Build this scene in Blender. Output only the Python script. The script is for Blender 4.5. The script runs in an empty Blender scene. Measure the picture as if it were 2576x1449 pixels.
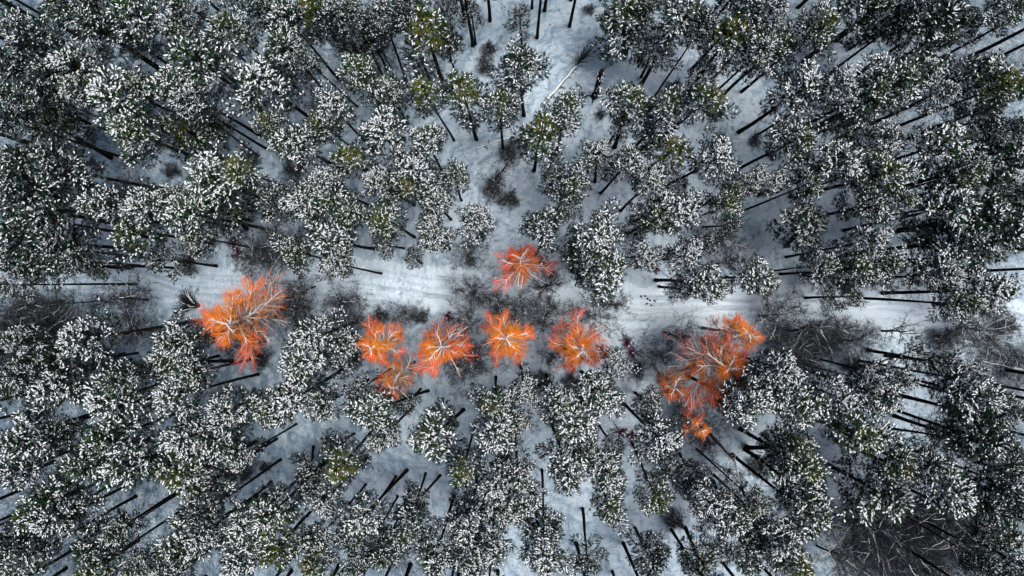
import bpy, math, random
import numpy as np
from mathutils import Vector, Quaternion, Matrix

# ------------------------------------------------------------------ camera, light, exposure
SC = bpy.context.scene
COL = SC.collection
H = 84.0                      # drone height over the snow
FPX = 1717.0                  # focal length in pixels of a 2576 px wide picture (24 mm lens)
cam_d = bpy.data.cameras.new('camera')
cam_d.lens = 24.0
cam_d.sensor_width = 36.0
cam_d.clip_end = 3000
cam = bpy.data.objects.new('camera', cam_d)
COL.objects.link(cam)
cam.location = (0, 0, H)
cam.rotation_euler = (0, 0, 0)
SC.camera = cam

SUN_EL, SUN_ROT = math.radians(76), math.radians(95)
W = bpy.data.worlds.new('World')
SC.world = W
W.use_nodes = True
wn = W.node_tree
wn.nodes.clear()
sky = wn.nodes.new('ShaderNodeTexSky')
sky.sky_type = 'NISHITA'
sky.sun_disc = False
sky.sun_elevation = SUN_EL
sky.sun_rotation = SUN_ROT
sky.dust_density = 2.0
bg = wn.nodes.new('ShaderNodeBackground')
bg.inputs['Strength'].default_value = 0.05
wo = wn.nodes.new('ShaderNodeOutputWorld')
wn.links.new(sky.outputs[0], bg.inputs[0])
wn.links.new(bg.outputs[0], wo.inputs[0])
sl = bpy.data.lights.new('sun', 'SUN')
sl.energy = 1.5
sl.angle = math.radians(32)
sl.color = (1.0, 0.97, 0.92)
sun = bpy.data.objects.new('sun', sl)
COL.objects.link(sun)
sd = Vector((math.sin(SUN_ROT) * math.cos(SUN_EL), math.cos(SUN_ROT) * math.cos(SUN_EL), math.sin(SUN_EL)))
sun.rotation_euler = sd.to_track_quat('Z', 'Y').to_euler()
sun.location = (0, 0, 200)
SC.view_settings.view_transform = 'Standard'
SC.view_settings.look = 'None'
SC.view_settings.gamma = 1.0
SC.view_settings.use_curve_mapping = False
SC.view_settings.exposure = 1.32

# ------------------------------------------------------------------ helpers
rng = np.random.default_rng(7)
random.seed(7)

def lattice_noise(seed):
    r = np.random.default_rng(seed)
    tab = r.random((256, 256)) * 2 - 1
    def f(x, y):
        x = np.asarray(x, float); y = np.asarray(y, float)
        xi = np.floor(x).astype(int); yi = np.floor(y).astype(int)
        fx = x - xi; fy = y - yi
        fx = fx * fx * (3 - 2 * fx); fy = fy * fy * (3 - 2 * fy)
        a = tab[yi % 256, xi % 256]; b = tab[yi % 256, (xi + 1) % 256]
        c = tab[(yi + 1) % 256, xi % 256]; d = tab[(yi + 1) % 256, (xi + 1) % 256]
        return (a * (1 - fx) + b * fx) * (1 - fy) + (c * (1 - fx) + d * fx) * fy
    return f
N1, N2, N3, N4 = [lattice_noise(s) for s in (1, 2, 3, 4)]

def gpos(px, py, z=0.0):
    """picture point (2576 px wide frame) at height z, as a place in the wood"""
    s = (H - z) / FPX
    return np.array([(px - 1288) * s, -(py - 724.5) * s])

class Geo:
    def __init__(s):
        s.v = []; s.f = []; s.a = []; s.m = []; s.n = 0
    def add(s, v, f, a=0.5, mat=0):
        v = np.asarray(v, float).reshape(-1, 3); f = np.asarray(f, int).reshape(-1, 3)
        s.v.append(v); s.f.append(f + s.n)
        s.a.append(np.broadcast_to(np.asarray(a, float), (len(v),)))
        s.m.append(np.full(len(f), mat, int)); s.n += len(v)
    def tube(s, P, R, sides=4, a=0.5, mat=0, cap=False):
        P = np.asarray(P, float); n = len(P)
        T = np.gradient(P, axis=0)
        T /= np.linalg.norm(T, axis=1)[:, None] + 1e-9
        ref = np.array([0.31, 0.17, 0.93]) if abs(T[0][2]) < 0.8 else np.array([0.93, 0.2, 0.1])
        U = np.cross(T, ref); U /= np.linalg.norm(U, axis=1)[:, None] + 1e-9
        V = np.cross(T, U)
        th = np.arange(sides) * 2 * math.pi / sides
        R = np.asarray(R, float)
        ring = P[:, None, :] + R[:, None, None] * (np.cos(th)[None, :, None] * U[:, None, :] + np.sin(th)[None, :, None] * V[:, None, :])
        F = []
        for i in range(n - 1):
            for j in range(sides):
                k = (j + 1) % sides
                F.append((i * sides + j, i * sides + k, (i + 1) * sides + k))
                F.append((i * sides + j, (i + 1) * sides + k, (i + 1) * sides + j))
        if cap:
            for j in range(1, sides - 1):
                F.append(((n - 1) * sides, (n - 1) * sides + j, (n - 1) * sides + j + 1))
                F.append((0, j + 1, j))
        aa = np.repeat(np.broadcast_to(np.asarray(a, float), (n,)), sides)
        s.add(ring.reshape(-1, 3), F, aa, mat)
    def merge(s, o, M=None, loc=None, mat_off=0):
        for v, f, a, m in o.parts():
            if M is not None: v = v @ M.T
            if loc is not None: v = v + loc
            s.v.append(v); s.f.append(f + s.n); s.a.append(a); s.m.append(m + mat_off); s.n += len(v)
    def parts(s):
        if not s.v: return []
        return [(np.concatenate(s.v), np.concatenate(s.f), np.concatenate(s.a), np.concatenate(s.m))]
    def mesh(s, name, mats, smooth=False):
        v, f, a, m = s.parts()[0]
        me = bpy.data.meshes.new(name)
        me.vertices.add(len(v)); me.vertices.foreach_set('co', v.astype(np.float32).ravel())
        me.loops.add(len(f) * 3); me.loops.foreach_set('vertex_index', f.astype(np.int32).ravel())
        me.polygons.add(len(f))
        me.polygons.foreach_set('loop_start', np.arange(0, len(f) * 3, 3, dtype=np.int32))
        me.polygons.foreach_set('loop_total', np.full(len(f), 3, np.int32))
        me.polygons.foreach_set('material_index', m.astype(np.int32))
        if smooth: me.polygons.foreach_set('use_smooth', np.ones(len(f), bool))
        for mt in mats: me.materials.append(mt)
        me.update(calc_edges=True)
        at = me.attributes.new('tint', 'FLOAT', 'POINT')
        at.data.foreach_set('value', a.astype(np.float32))
        return me

def link(name, me, parent=None):
    o = bpy.data.objects.new(name, me)
    COL.objects.link(o)
    if parent is not None: o.parent = parent
    return o

def empty(name, loc):
    o = bpy.data.objects.new(name, None)
    COL.objects.link(o)
    o.location = loc
    o.empty_display_size = 0.5
    return o

def tag(o, label, cat, group=None):
    o['label'] = label; o['category'] = cat
    if group: o['group'] = group

# ------------------------------------------------------------------ materials
def mat_new(name):
    m = bpy.data.materials.new(name); m.use_nodes = True
    nt = m.node_tree; b = nt.nodes['Principled BSDF']
    return m, nt, b

def ramp(nt, stops):
    r = nt.nodes.new('ShaderNodeValToRGB')
    e = r.color_ramp.elements
    while len(e) < len(stops): e.new(0.5)
    for k, (p, c) in enumerate(stops):
        e[k].position = p; e[k].color = (*c, 1)
    return r

def tint_mat(name, stops, rough=0.7, spec=0.2, obj_var=0.0, trans=0.0):
    m, nt, b = mat_new(name)
    at = nt.nodes.new('ShaderNodeAttribute'); at.attribute_name = 'tint'
    r = ramp(nt, stops)
    src = at.outputs['Fac']
    if obj_var:
        oi = nt.nodes.new('ShaderNodeObjectInfo')
        ma = nt.nodes.new('ShaderNodeMath'); ma.operation = 'MULTIPLY_ADD'
        ma.inputs[1].default_value = obj_var; 
        sub = nt.nodes.new('ShaderNodeMath'); sub.operation = 'SUBTRACT'; sub.inputs[1].default_value = 0.5
        nt.links.new(oi.outputs['Random'], sub.inputs[0])
        nt.links.new(sub.outputs[0], ma.inputs[0]); nt.links.new(at.outputs['Fac'], ma.inputs[2])
        src = ma.outputs[0]
    nt.links.new(src, r.inputs[0])
    nt.links.new(r.outputs[0], b.inputs['Base Color'])
    b.inputs['Roughness'].default_value = rough
    b.inputs['Specular IOR Level'].default_value = spec
    return m

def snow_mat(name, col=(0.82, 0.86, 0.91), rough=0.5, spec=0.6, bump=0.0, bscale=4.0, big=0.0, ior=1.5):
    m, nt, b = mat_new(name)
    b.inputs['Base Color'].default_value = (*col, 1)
    b.inputs['Roughness'].default_value = rough
    b.inputs['Specular IOR Level'].default_value = spec
    b.inputs['IOR'].default_value = ior
    tc = nt.nodes.new('ShaderNodeTexCoord')
    if bump:
        n = nt.nodes.new('ShaderNodeTexNoise'); n.inputs['Scale'].default_value = bscale
        n.inputs['Detail'].default_value = 6; n.inputs['Roughness'].default_value = 0.65
        nt.links.new(tc.outputs['Object'], n.inputs['Vector'])
        bp = nt.nodes.new('ShaderNodeBump'); bp.inputs['Strength'].default_value = bump; bp.inputs['Distance'].default_value = 0.15
        nt.links.new(n.outputs[0], bp.inputs['Height']); nt.links.new(bp.outputs[0], b.inputs['Normal'])
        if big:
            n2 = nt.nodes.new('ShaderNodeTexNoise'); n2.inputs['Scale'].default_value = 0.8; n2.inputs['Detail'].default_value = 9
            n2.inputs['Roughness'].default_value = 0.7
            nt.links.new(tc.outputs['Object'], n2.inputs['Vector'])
            r = ramp(nt, [(0.3, tuple(c * (1 - big) for c in col)), (0.62, col)])  # darker blotches in the colour stand in for shading of soft lumps
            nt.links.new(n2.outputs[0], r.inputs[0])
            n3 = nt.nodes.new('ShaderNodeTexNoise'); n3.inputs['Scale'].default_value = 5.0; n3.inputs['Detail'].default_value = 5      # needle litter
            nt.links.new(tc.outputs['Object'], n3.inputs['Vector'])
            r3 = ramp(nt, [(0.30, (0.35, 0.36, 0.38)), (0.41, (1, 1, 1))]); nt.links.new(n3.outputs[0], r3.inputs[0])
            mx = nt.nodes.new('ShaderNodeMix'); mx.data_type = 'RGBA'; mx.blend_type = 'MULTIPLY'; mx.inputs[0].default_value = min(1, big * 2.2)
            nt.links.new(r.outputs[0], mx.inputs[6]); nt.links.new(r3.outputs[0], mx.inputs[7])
            pa = nt.nodes.new('ShaderNodeAttribute'); pa.attribute_name = 'pressed_shade'  # darkens ruts and footprints: pressed snow plus shade put into the colour
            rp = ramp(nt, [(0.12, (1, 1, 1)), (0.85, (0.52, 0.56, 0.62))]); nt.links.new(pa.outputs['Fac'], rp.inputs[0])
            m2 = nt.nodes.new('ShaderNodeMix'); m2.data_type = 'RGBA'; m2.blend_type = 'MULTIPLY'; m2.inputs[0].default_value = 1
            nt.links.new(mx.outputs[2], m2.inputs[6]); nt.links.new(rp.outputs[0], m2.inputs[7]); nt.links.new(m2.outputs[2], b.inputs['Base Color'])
    return m

M_SNOW_G = snow_mat('forest_snow_shaded', (0.28, 0.43, 0.56), 0.48, 0.8, 1.0, 2.2, 0.38, 2.2)  # darker, bluer base than tree snow: forest shade put into the colour
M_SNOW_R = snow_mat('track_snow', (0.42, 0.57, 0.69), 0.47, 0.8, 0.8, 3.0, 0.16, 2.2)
M_SNOW_T = snow_mat('tree_snow', (0.93, 0.95, 0.97), 0.6, 0.3)
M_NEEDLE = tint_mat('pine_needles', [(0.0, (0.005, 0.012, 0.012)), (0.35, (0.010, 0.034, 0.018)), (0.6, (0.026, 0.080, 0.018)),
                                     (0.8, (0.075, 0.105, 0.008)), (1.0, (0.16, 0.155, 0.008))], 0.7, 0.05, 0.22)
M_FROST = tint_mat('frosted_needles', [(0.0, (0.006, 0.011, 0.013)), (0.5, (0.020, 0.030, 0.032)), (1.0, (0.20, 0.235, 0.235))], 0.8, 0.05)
M_BARK = tint_mat('pine_bark', [(0.0, (0.012, 0.011, 0.011)), (0.6, (0.020, 0.016, 0.014)), (0.85, (0.07, 0.04, 0.016)), (1.0, (0.15, 0.08, 0.025))], 0.95, 0.03)
M_TWIG = tint_mat('bare_twigs', [(0.0, (0.008, 0.009, 0.011)), (0.5, (0.028, 0.030, 0.034)), (1.0, (0.12, 0.125, 0.135))], 0.85, 0.1)
M_BIRCH = tint_mat('pale_bark', [(0.0, (0.10, 0.085, 0.07)), (0.35, (0.55, 0.50, 0.45)), (1.0, (0.86, 0.85, 0.84))], 0.7, 0.2)
M_ORANGE = tint_mat('orange_twigs', [(0.0, (0.80, 0.32, 0.02)), (0.4, (0.92, 0.22, 0.012)), (0.72, (0.92, 0.13, 0.04)), (1.0, (0.93, 0.20, 0.17))], 0.7, 0.2, 0.30)
M_MAROON = tint_mat('maroon_leaves', [(0.0, (0.02, 0.006, 0.02)), (0.5, (0.10, 0.006, 0.05)), (1.0, (0.24, 0.014, 0.09))], 0.7, 0.2)
M_HEATH = tint_mat('heather', [(0.0, (0.02, 0.022, 0.026)), (1.0, (0.10, 0.105, 0.10))], 0.9, 0.1)
M_STONE = tint_mat('dark_stone', [(0.0, (0.03, 0.03, 0.032)), (1.0, (0.09, 0.09, 0.09))], 0.9, 0.1)

# ------------------------------------------------------------------ the ground and the track
ROAD_F = [(-260, 650), (0, 682), (120, 695), (250, 685), (360, 695), (470, 722), (600, 735), (720, 718), (850, 704), (960, 706), (1080, 728),
          (1200, 738), (1330, 752), (1470, 760), (1620, 778), (1760, 775), (1900, 768), (2040, 772), (2160, 785), (2290, 790), (2450, 800), (2576, 815), (2850, 850)]
ROAD = np.array([gpos(*p) for p in ROAD_F])
def road_dist(x, y):
    """signed distance to the track's centre line (smooth y(x) curve) """
    cy = np.interp(x, ROAD[:, 0], ROAD[:, 1])
    return y - cy
TRAILS_F = [[(1560, 60), (1530, 160), (1510, 260), (1500, 330)], [(1580, 170), (1540, 220), (1515, 262), (1480, 330), (1430, 400)],
            [(1150, 270), (1155, 370), (1175, 430), (1230, 520), (1260, 600)], [(1010, 690), (1000, 760), (1010, 810)],
            [(1280, 470), (1270, 540), (1290, 620)], [(1640, 800), (1610, 850), (1625, 900), (1610, 980)], [(1340, 960), (1330, 1100), (1345, 1250)],
            [(665, 1130), (700, 1180), (720, 1210)], [(1810, 800), (1990, 760)], [(1760, 330), (1870, 320), (1930, 300)]]
def build_ground():
    step = 0.2
    xs = np.arange(-74, 74.01, step); ys = np.arange(-45, 45.01, step)
    X, Y = np.meshgrid(xs, ys)
    d = road_dist(X, Y)
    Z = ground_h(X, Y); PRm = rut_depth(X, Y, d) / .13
    # footprints
    for t in TRAILS_F:
        P = np.array([gpos(*p) for p in t])
        L = np.concatenate([[0], np.cumsum(np.linalg.norm(np.diff(P, axis=0), axis=1))])
        for k, s in enumerate(np.arange(0, L[-1], 0.42)):
            x = np.interp(s, L, P[:, 0]) + (0.12 if k % 2 else -0.12) + random.uniform(-.12, .12)
            y = np.interp(s, L, P[:, 1]) + random.uniform(-.12, .12)
            i = int(round((x + 74) / step)); j = int(round((y + 45) / step))
            if 2 < i < len(xs) - 3 and 2 < j < len(ys) - 3:
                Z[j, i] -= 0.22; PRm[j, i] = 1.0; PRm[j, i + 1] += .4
                Z[j, i + 1] -= 0.05; Z[j + 1, i] -= 0.05
    # wind lumps and half-buried tussocks
    fade = np.clip((74 - np.abs(X)) / 4, 0, 1) * np.clip((45 - np.abs(Y)) / 4, 0, 1)
    Z *= fade
    ny, nx = X.shape
    V = np.stack([X, Y, Z], -1).reshape(-1, 3); PR = np.clip(PRm.reshape(-1), 0, 1)
    idx = np.arange(nx * ny).reshape(ny, nx)
    q = np.stack([idx[:-1, :-1], idx[:-1, 1:], idx[1:, 1:], idx[1:, :-1]], -1).reshape(-1, 4)
    dc = np.abs(d[:-1, :-1] + 0.5 * N3(X[:-1, :-1] * .5, Y[:-1, :-1] * .5)).reshape(-1)
    onroad = dc < 2.7
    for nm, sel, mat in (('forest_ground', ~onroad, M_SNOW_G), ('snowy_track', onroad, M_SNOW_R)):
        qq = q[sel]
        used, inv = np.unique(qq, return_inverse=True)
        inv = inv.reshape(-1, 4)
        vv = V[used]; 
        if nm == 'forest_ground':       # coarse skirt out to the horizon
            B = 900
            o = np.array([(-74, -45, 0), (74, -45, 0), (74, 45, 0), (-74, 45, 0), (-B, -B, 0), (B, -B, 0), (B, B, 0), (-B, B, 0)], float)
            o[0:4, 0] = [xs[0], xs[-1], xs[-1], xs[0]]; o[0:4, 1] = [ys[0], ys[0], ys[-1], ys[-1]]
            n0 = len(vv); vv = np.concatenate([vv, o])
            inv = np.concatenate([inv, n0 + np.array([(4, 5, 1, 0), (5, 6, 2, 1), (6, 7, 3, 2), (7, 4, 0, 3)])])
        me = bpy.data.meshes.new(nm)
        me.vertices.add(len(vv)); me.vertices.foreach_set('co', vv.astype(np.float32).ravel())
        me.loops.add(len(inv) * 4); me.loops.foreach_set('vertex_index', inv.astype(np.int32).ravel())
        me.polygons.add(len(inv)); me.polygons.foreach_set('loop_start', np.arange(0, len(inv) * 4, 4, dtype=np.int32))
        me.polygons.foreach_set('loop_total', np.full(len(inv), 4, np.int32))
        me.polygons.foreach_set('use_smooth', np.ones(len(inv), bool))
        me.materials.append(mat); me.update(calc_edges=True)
        at_ = me.attributes.new('pressed_shade', 'FLOAT', 'POINT')  # mask of dents whose shade is tinted into the snow
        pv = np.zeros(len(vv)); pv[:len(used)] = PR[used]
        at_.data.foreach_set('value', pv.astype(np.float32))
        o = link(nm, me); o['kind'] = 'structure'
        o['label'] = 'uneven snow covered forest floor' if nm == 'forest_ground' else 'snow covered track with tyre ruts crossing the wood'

def ground_h(X, Y):
    d = road_dist(X, Y)
    on = np.clip(1 - np.abs(d) / 3.4, 0, 1) ** 0.5
    Z = 0.30 * N1(X * .12, Y * .12) + 0.16 * N2(X * .35 + 9, Y * .35) + 0.15 * N3(X * .9, Y * .9 + 5) * (1 - .6 * on)
    Z += 0.09 * N4(X * 2.1, Y * 2.1) * (1 - .5 * on)
    Z = Z * (1 - .55 * on) - 0.18 * on
    return Z - rut_depth(X, Y, d)

def rut_depth(X, Y, d):
    Z = X * 0.0
    for k, (o, w, dep) in enumerate([(-1.6, .17, .12), (-1.05, .15, .10), (-.45, .16, .13), (.1, .15, .10), (.6, .17, .13), (1.2, .16, .11), (1.8, .15, .08)]):
        wig = 0.35 * N2(X * .13 + 20 * k, X * 0 + k) + 0.16 * N3(X * .5 + 7 * k, X * 0 + 3 * k)
        strg = np.clip(.6 + 1.2 * N4(X * .15 + 11 * k, X * 0), 0, 1)
        Z += dep * strg * np.exp(-((d - o - wig) / w) ** 2)
    return Z
build_ground()
def gz(x, y): return float(ground_h(np.array([x]), np.array([y]))[0])

# ------------------------------------------------------------------ pines
def unit(v): return v / (np.linalg.norm(v) + 1e-9)
def frame(d, roll=0.0):
    d = unit(d); up = np.array([0, 0, 1.0])
    if abs(d[2]) > .95: up = np.array([1.0, 0, 0])
    s = unit(np.cross(d, up)); u = np.cross(s, d)
    c, q = math.cos(roll), math.sin(roll)
    return np.stack([d, s * c + u * q, -s * q + u * c])   # rows: along, side, up

def needle_template(r, n=10, L=.30, w=.05):
    V = []; F = []
    for i in range(n):
        a = 2 * math.pi * (i + r.uniform(-.3, .3)) / n
        sp = r.uniform(.35, 1.0); st = r.uniform(0, .16)
        d = np.array([1, sp * math.cos(a), sp * math.sin(a)]); d = unit(d) * L * r.uniform(.75, 1.15)
        b = np.array([st, 0, 0]); t = unit(np.cross(d, np.array([r.uniform(-1, 1), r.uniform(-1, 1), r.uniform(-1, 1)]))) * w * .5
        k = len(V); V += [b - t, b + t, b + d]; F.append((k, k + 1, k + 2))
    return np.array(V), np.array(F)

def blob_template(r):
    V = []; F = []; nu, nv = 5, 6
    for i in range(1, nu):
        for j in range(nv):
            th = math.pi * i / nu; ph = 2 * math.pi * j / nv
            k = r.uniform(.78, 1.2)
            V.append((-math.cos(th) * r.uniform(.9, 1.1), math.sin(th) * math.cos(ph) * k, math.sin(th) * math.sin(ph) * k))
    a = len(V); V.append((-1.05, 0, 0)); V.append((1.05, 0, 0))
    for i in range(nu - 2):
        for j in range(nv):
            p, q = i * nv + j, i * nv + (j + 1) % nv
            F += [(p, q, q + nv), (p, q + nv, p + nv)]
    for j in range(nv):
        F.append((a, (j + 1) % nv, j)); b = (nu - 2) * nv
        F.append((a + 1, b + j, b + (j + 1) % nv))
    return np.array(V), np.array(F)

_r = np.random.default_rng(3)
NEED = [needle_template(_r) for _ in range(8)]
BLOB = [blob_template(_r) for _ in range(8)]

def crown(seed, R=2.0, snow=.6, olive=.15, nl=36, dens=1.0, top=1.7, bot=4.6):
    r = np.random.default_rng(seed)
    nd = Geo(); sn = Geo()
    ph = r.uniform(0, 6.28, 3)
    def lobe(a): return 1 + .26 * math.sin(2 * a + ph[0]) + .20 * math.sin(3 * a + ph[1]) + .13 * math.sin(5 * a + ph[2])
    oc = r.uniform(-.5, .5, 2) * R * .5
    def tuft(p, d, t, tipness):
        """t: 0 low in the crown .. 1 at the top"""
        T, F = NEED[r.integers(8)]
        d = unit(d + np.array([0, 0, .35]))
        M = frame(d, r.uniform(0, 6.28))
        sc = r.uniform(.8, 1.25)
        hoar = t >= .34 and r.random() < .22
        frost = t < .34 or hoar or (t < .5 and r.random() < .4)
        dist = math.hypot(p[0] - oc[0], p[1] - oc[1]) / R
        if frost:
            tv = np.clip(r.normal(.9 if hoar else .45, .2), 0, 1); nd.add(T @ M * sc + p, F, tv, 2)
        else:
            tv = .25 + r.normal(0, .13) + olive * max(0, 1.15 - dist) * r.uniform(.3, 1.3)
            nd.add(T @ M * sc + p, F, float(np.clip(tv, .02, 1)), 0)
        pr = .58 * snow * np.clip((t - .2) / .3, 0.05, 1) * (1 - .55 * olive * max(0, 1.1 - dist))
        if r.random() < pr:
            B, BF = BLOB[r.integers(8)]
            h = unit(np.array([d[0], d[1], d[2] * .45 + .02])); M2 = frame(h, r.uniform(-.4, .4))
            L = r.uniform(.09, .165); w = r.uniform(.038, .066) * (1 + .3 * (snow - .6))
            sn.add((B * [L, w, w * .8]) @ M2 + p + d * .12 + [0, 0, .07], BF, r.uniform(.3, .7))
    for i in range(nl):
        t = ((i + r.uniform(-.3, .3)) / nl) ** .8
        t = float(np.clip(t, 0, 1))
        az = i * 2.39996 + r.uniform(-.5, .5)
        prof = np.interp(t, [0, .2, .34, .36, .55, .8, 1], [.85, 1.2, 1.25, 1.0, .98, .70, .22])
        L = R * prof * lobe(az) * r.uniform(.72, 1.12)
        z0 = -bot + (bot + top * .75) * t
        el = np.interp(t, [0, .4, .8, 1], [-.05, .18, .55, 1.05]) + r.uniform(-.12, .15)
        d0 = np.array([math.cos(az) * math.cos(el), math.sin(az) * math.cos(el), math.sin(el)])
        n = 6; P = [np.array([0, 0, z0])]; d = d0.copy()
        for k in range(n):
            d = unit(d + r.normal(0, .10, 3) + np.array([0, 0, .05]))
            P.append(P[-1] + d * L / n)
        P = np.array(P)
        nd.tube(P, np.linspace(.05, .012, n + 1), 3, r.uniform(.2, .9), 1)
        ns = max(3, int(round((6.5 + L * 2.8) * dens)))
        for k in range(ns):
            s = .28 + .72 * (k + r.uniform(0, 1)) / ns
            f = s * n; i0 = min(int(f), n - 1)
            p = P[i0] + (P[i0 + 1] - P[i0]) * (f - i0); dl = unit(P[i0 + 1] - P[i0])
            side = unit(np.cross(dl, [0, 0, 1])) * (1 if k % 2 else -1)
            ds = unit(dl * r.uniform(.5, 1.0) + side * r.uniform(.5, 1.0) + np.array([0, 0, r.uniform(-.1, .3)]))
            Ls = (.22 + .42 * L * (1 - s) + r.uniform(0, .25))
            e = p + ds * Ls
            nd.tube([p, (p + e) / 2 + r.normal(0, .03, 3), e], [.014, .011, .006], 3, .3, 1)
            m = 1 + int(Ls / .26)
            for q in range(m):
                u = (q + 1) / m
                dd = unit(ds + r.normal(0, .35, 3))
                tuft(p + (e - p) * u, dd, t, u)
        tuft(P[-1], d, t, 1)
        for k in range(3): tuft(P[-1] - d * r.uniform(.1, .4), unit(d + r.normal(0, .6, 3)), t, 1)
    for k in range(10):
        a = r.uniform(0, 6.28); tuft(np.array([math.cos(a) * .25, math.sin(a) * .25, top * .75 + r.uniform(-.3, .2)]), unit(np.array([math.cos(a), math.sin(a), .8])), 1, 1)
    return nd, sn

H0 = 21.0
def trunk_geo(seed, stubs=14, R0=.20):
    r = np.random.default_rng(seed); g = Geo()
    n = 14; zs = np.linspace(-.3, H0 + .9, n)
    b = r.normal(0, .12, 2); ph = r.uniform(0, 6.28)
    bx = b[0] * np.sin(zs / H0 * 3.1 + ph) * 1.2 * np.clip(zs / 4, 0, 1) * (1 - zs / (H0 + 1)); by = b[1] * np.sin(zs / H0 * 4 + ph) * 1.2 * np.clip(zs / 4, 0, 1) * (1 - zs / (H0 + 1))
    rad = np.interp(zs, [-.3, .5, 3, H0 * .7, H0 + .9], [R0 * 1.35, R0 * 1.1, R0, R0 * .62, .03])
    g.tube(np.stack([bx, by, zs], -1), rad, 8, np.interp(zs, [0, 9, 15, H0], [.3, .5, .75, .95]), 0)
    for k in range(stubs):
        z = r.uniform(5, 17.2); a = r.uniform(0, 6.28); L = r.uniform(.4, 1.9) * np.interp(z, [5, 15], [.5, 1])
        p = np.array([np.interp(z, zs, bx), np.interp(z, zs, by), z])
        d = np.array([math.cos(a), math.sin(a), r.uniform(-.15, .35)])
        q = p + d * L * .5; e = q + unit(d + r.normal(0, .35, 3)) * L * .5
        g.tube([p, q, e], [.028, .018, .008], 3, .2, 0)
        if L > .9:
            g.tube([q, q + unit(d + r.normal(0, .8, 3)) * L * .4], [.014, .006], 3, .2, 0)
    return g
TRUNKS = [trunk_geo(50 + k, [14, 8, 22, 12][k]).mesh('pine_trunk', [M_BARK], True) for k in range(4)]

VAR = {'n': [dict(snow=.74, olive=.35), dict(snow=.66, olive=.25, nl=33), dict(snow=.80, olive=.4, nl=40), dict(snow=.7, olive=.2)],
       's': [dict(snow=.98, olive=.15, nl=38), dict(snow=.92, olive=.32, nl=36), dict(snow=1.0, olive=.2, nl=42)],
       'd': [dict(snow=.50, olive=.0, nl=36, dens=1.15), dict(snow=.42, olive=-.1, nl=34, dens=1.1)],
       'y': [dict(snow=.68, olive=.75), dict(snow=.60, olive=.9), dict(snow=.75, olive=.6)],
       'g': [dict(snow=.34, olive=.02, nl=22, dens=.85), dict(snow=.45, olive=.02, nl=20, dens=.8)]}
CROWNS = {}
sd_ = 100
for k, lst in VAR.items():
    CROWNS[k] = []
    for kw in lst:
        sd_ += 1
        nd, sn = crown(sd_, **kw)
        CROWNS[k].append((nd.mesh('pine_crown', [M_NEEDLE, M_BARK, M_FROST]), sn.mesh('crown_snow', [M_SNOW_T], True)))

TILE = {'A': (0, 0), 'B': (644, 0), 'C': (1288, 0), 'D': (1932, 0), 'E': (0, 483), 'F': (644, 483), 'G': (1288, 483), 'H': (1932, 483),
        'I': (0, 966), 'J': (644, 966), 'K': (1288, 966), 'L': (1932, 966)}
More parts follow.
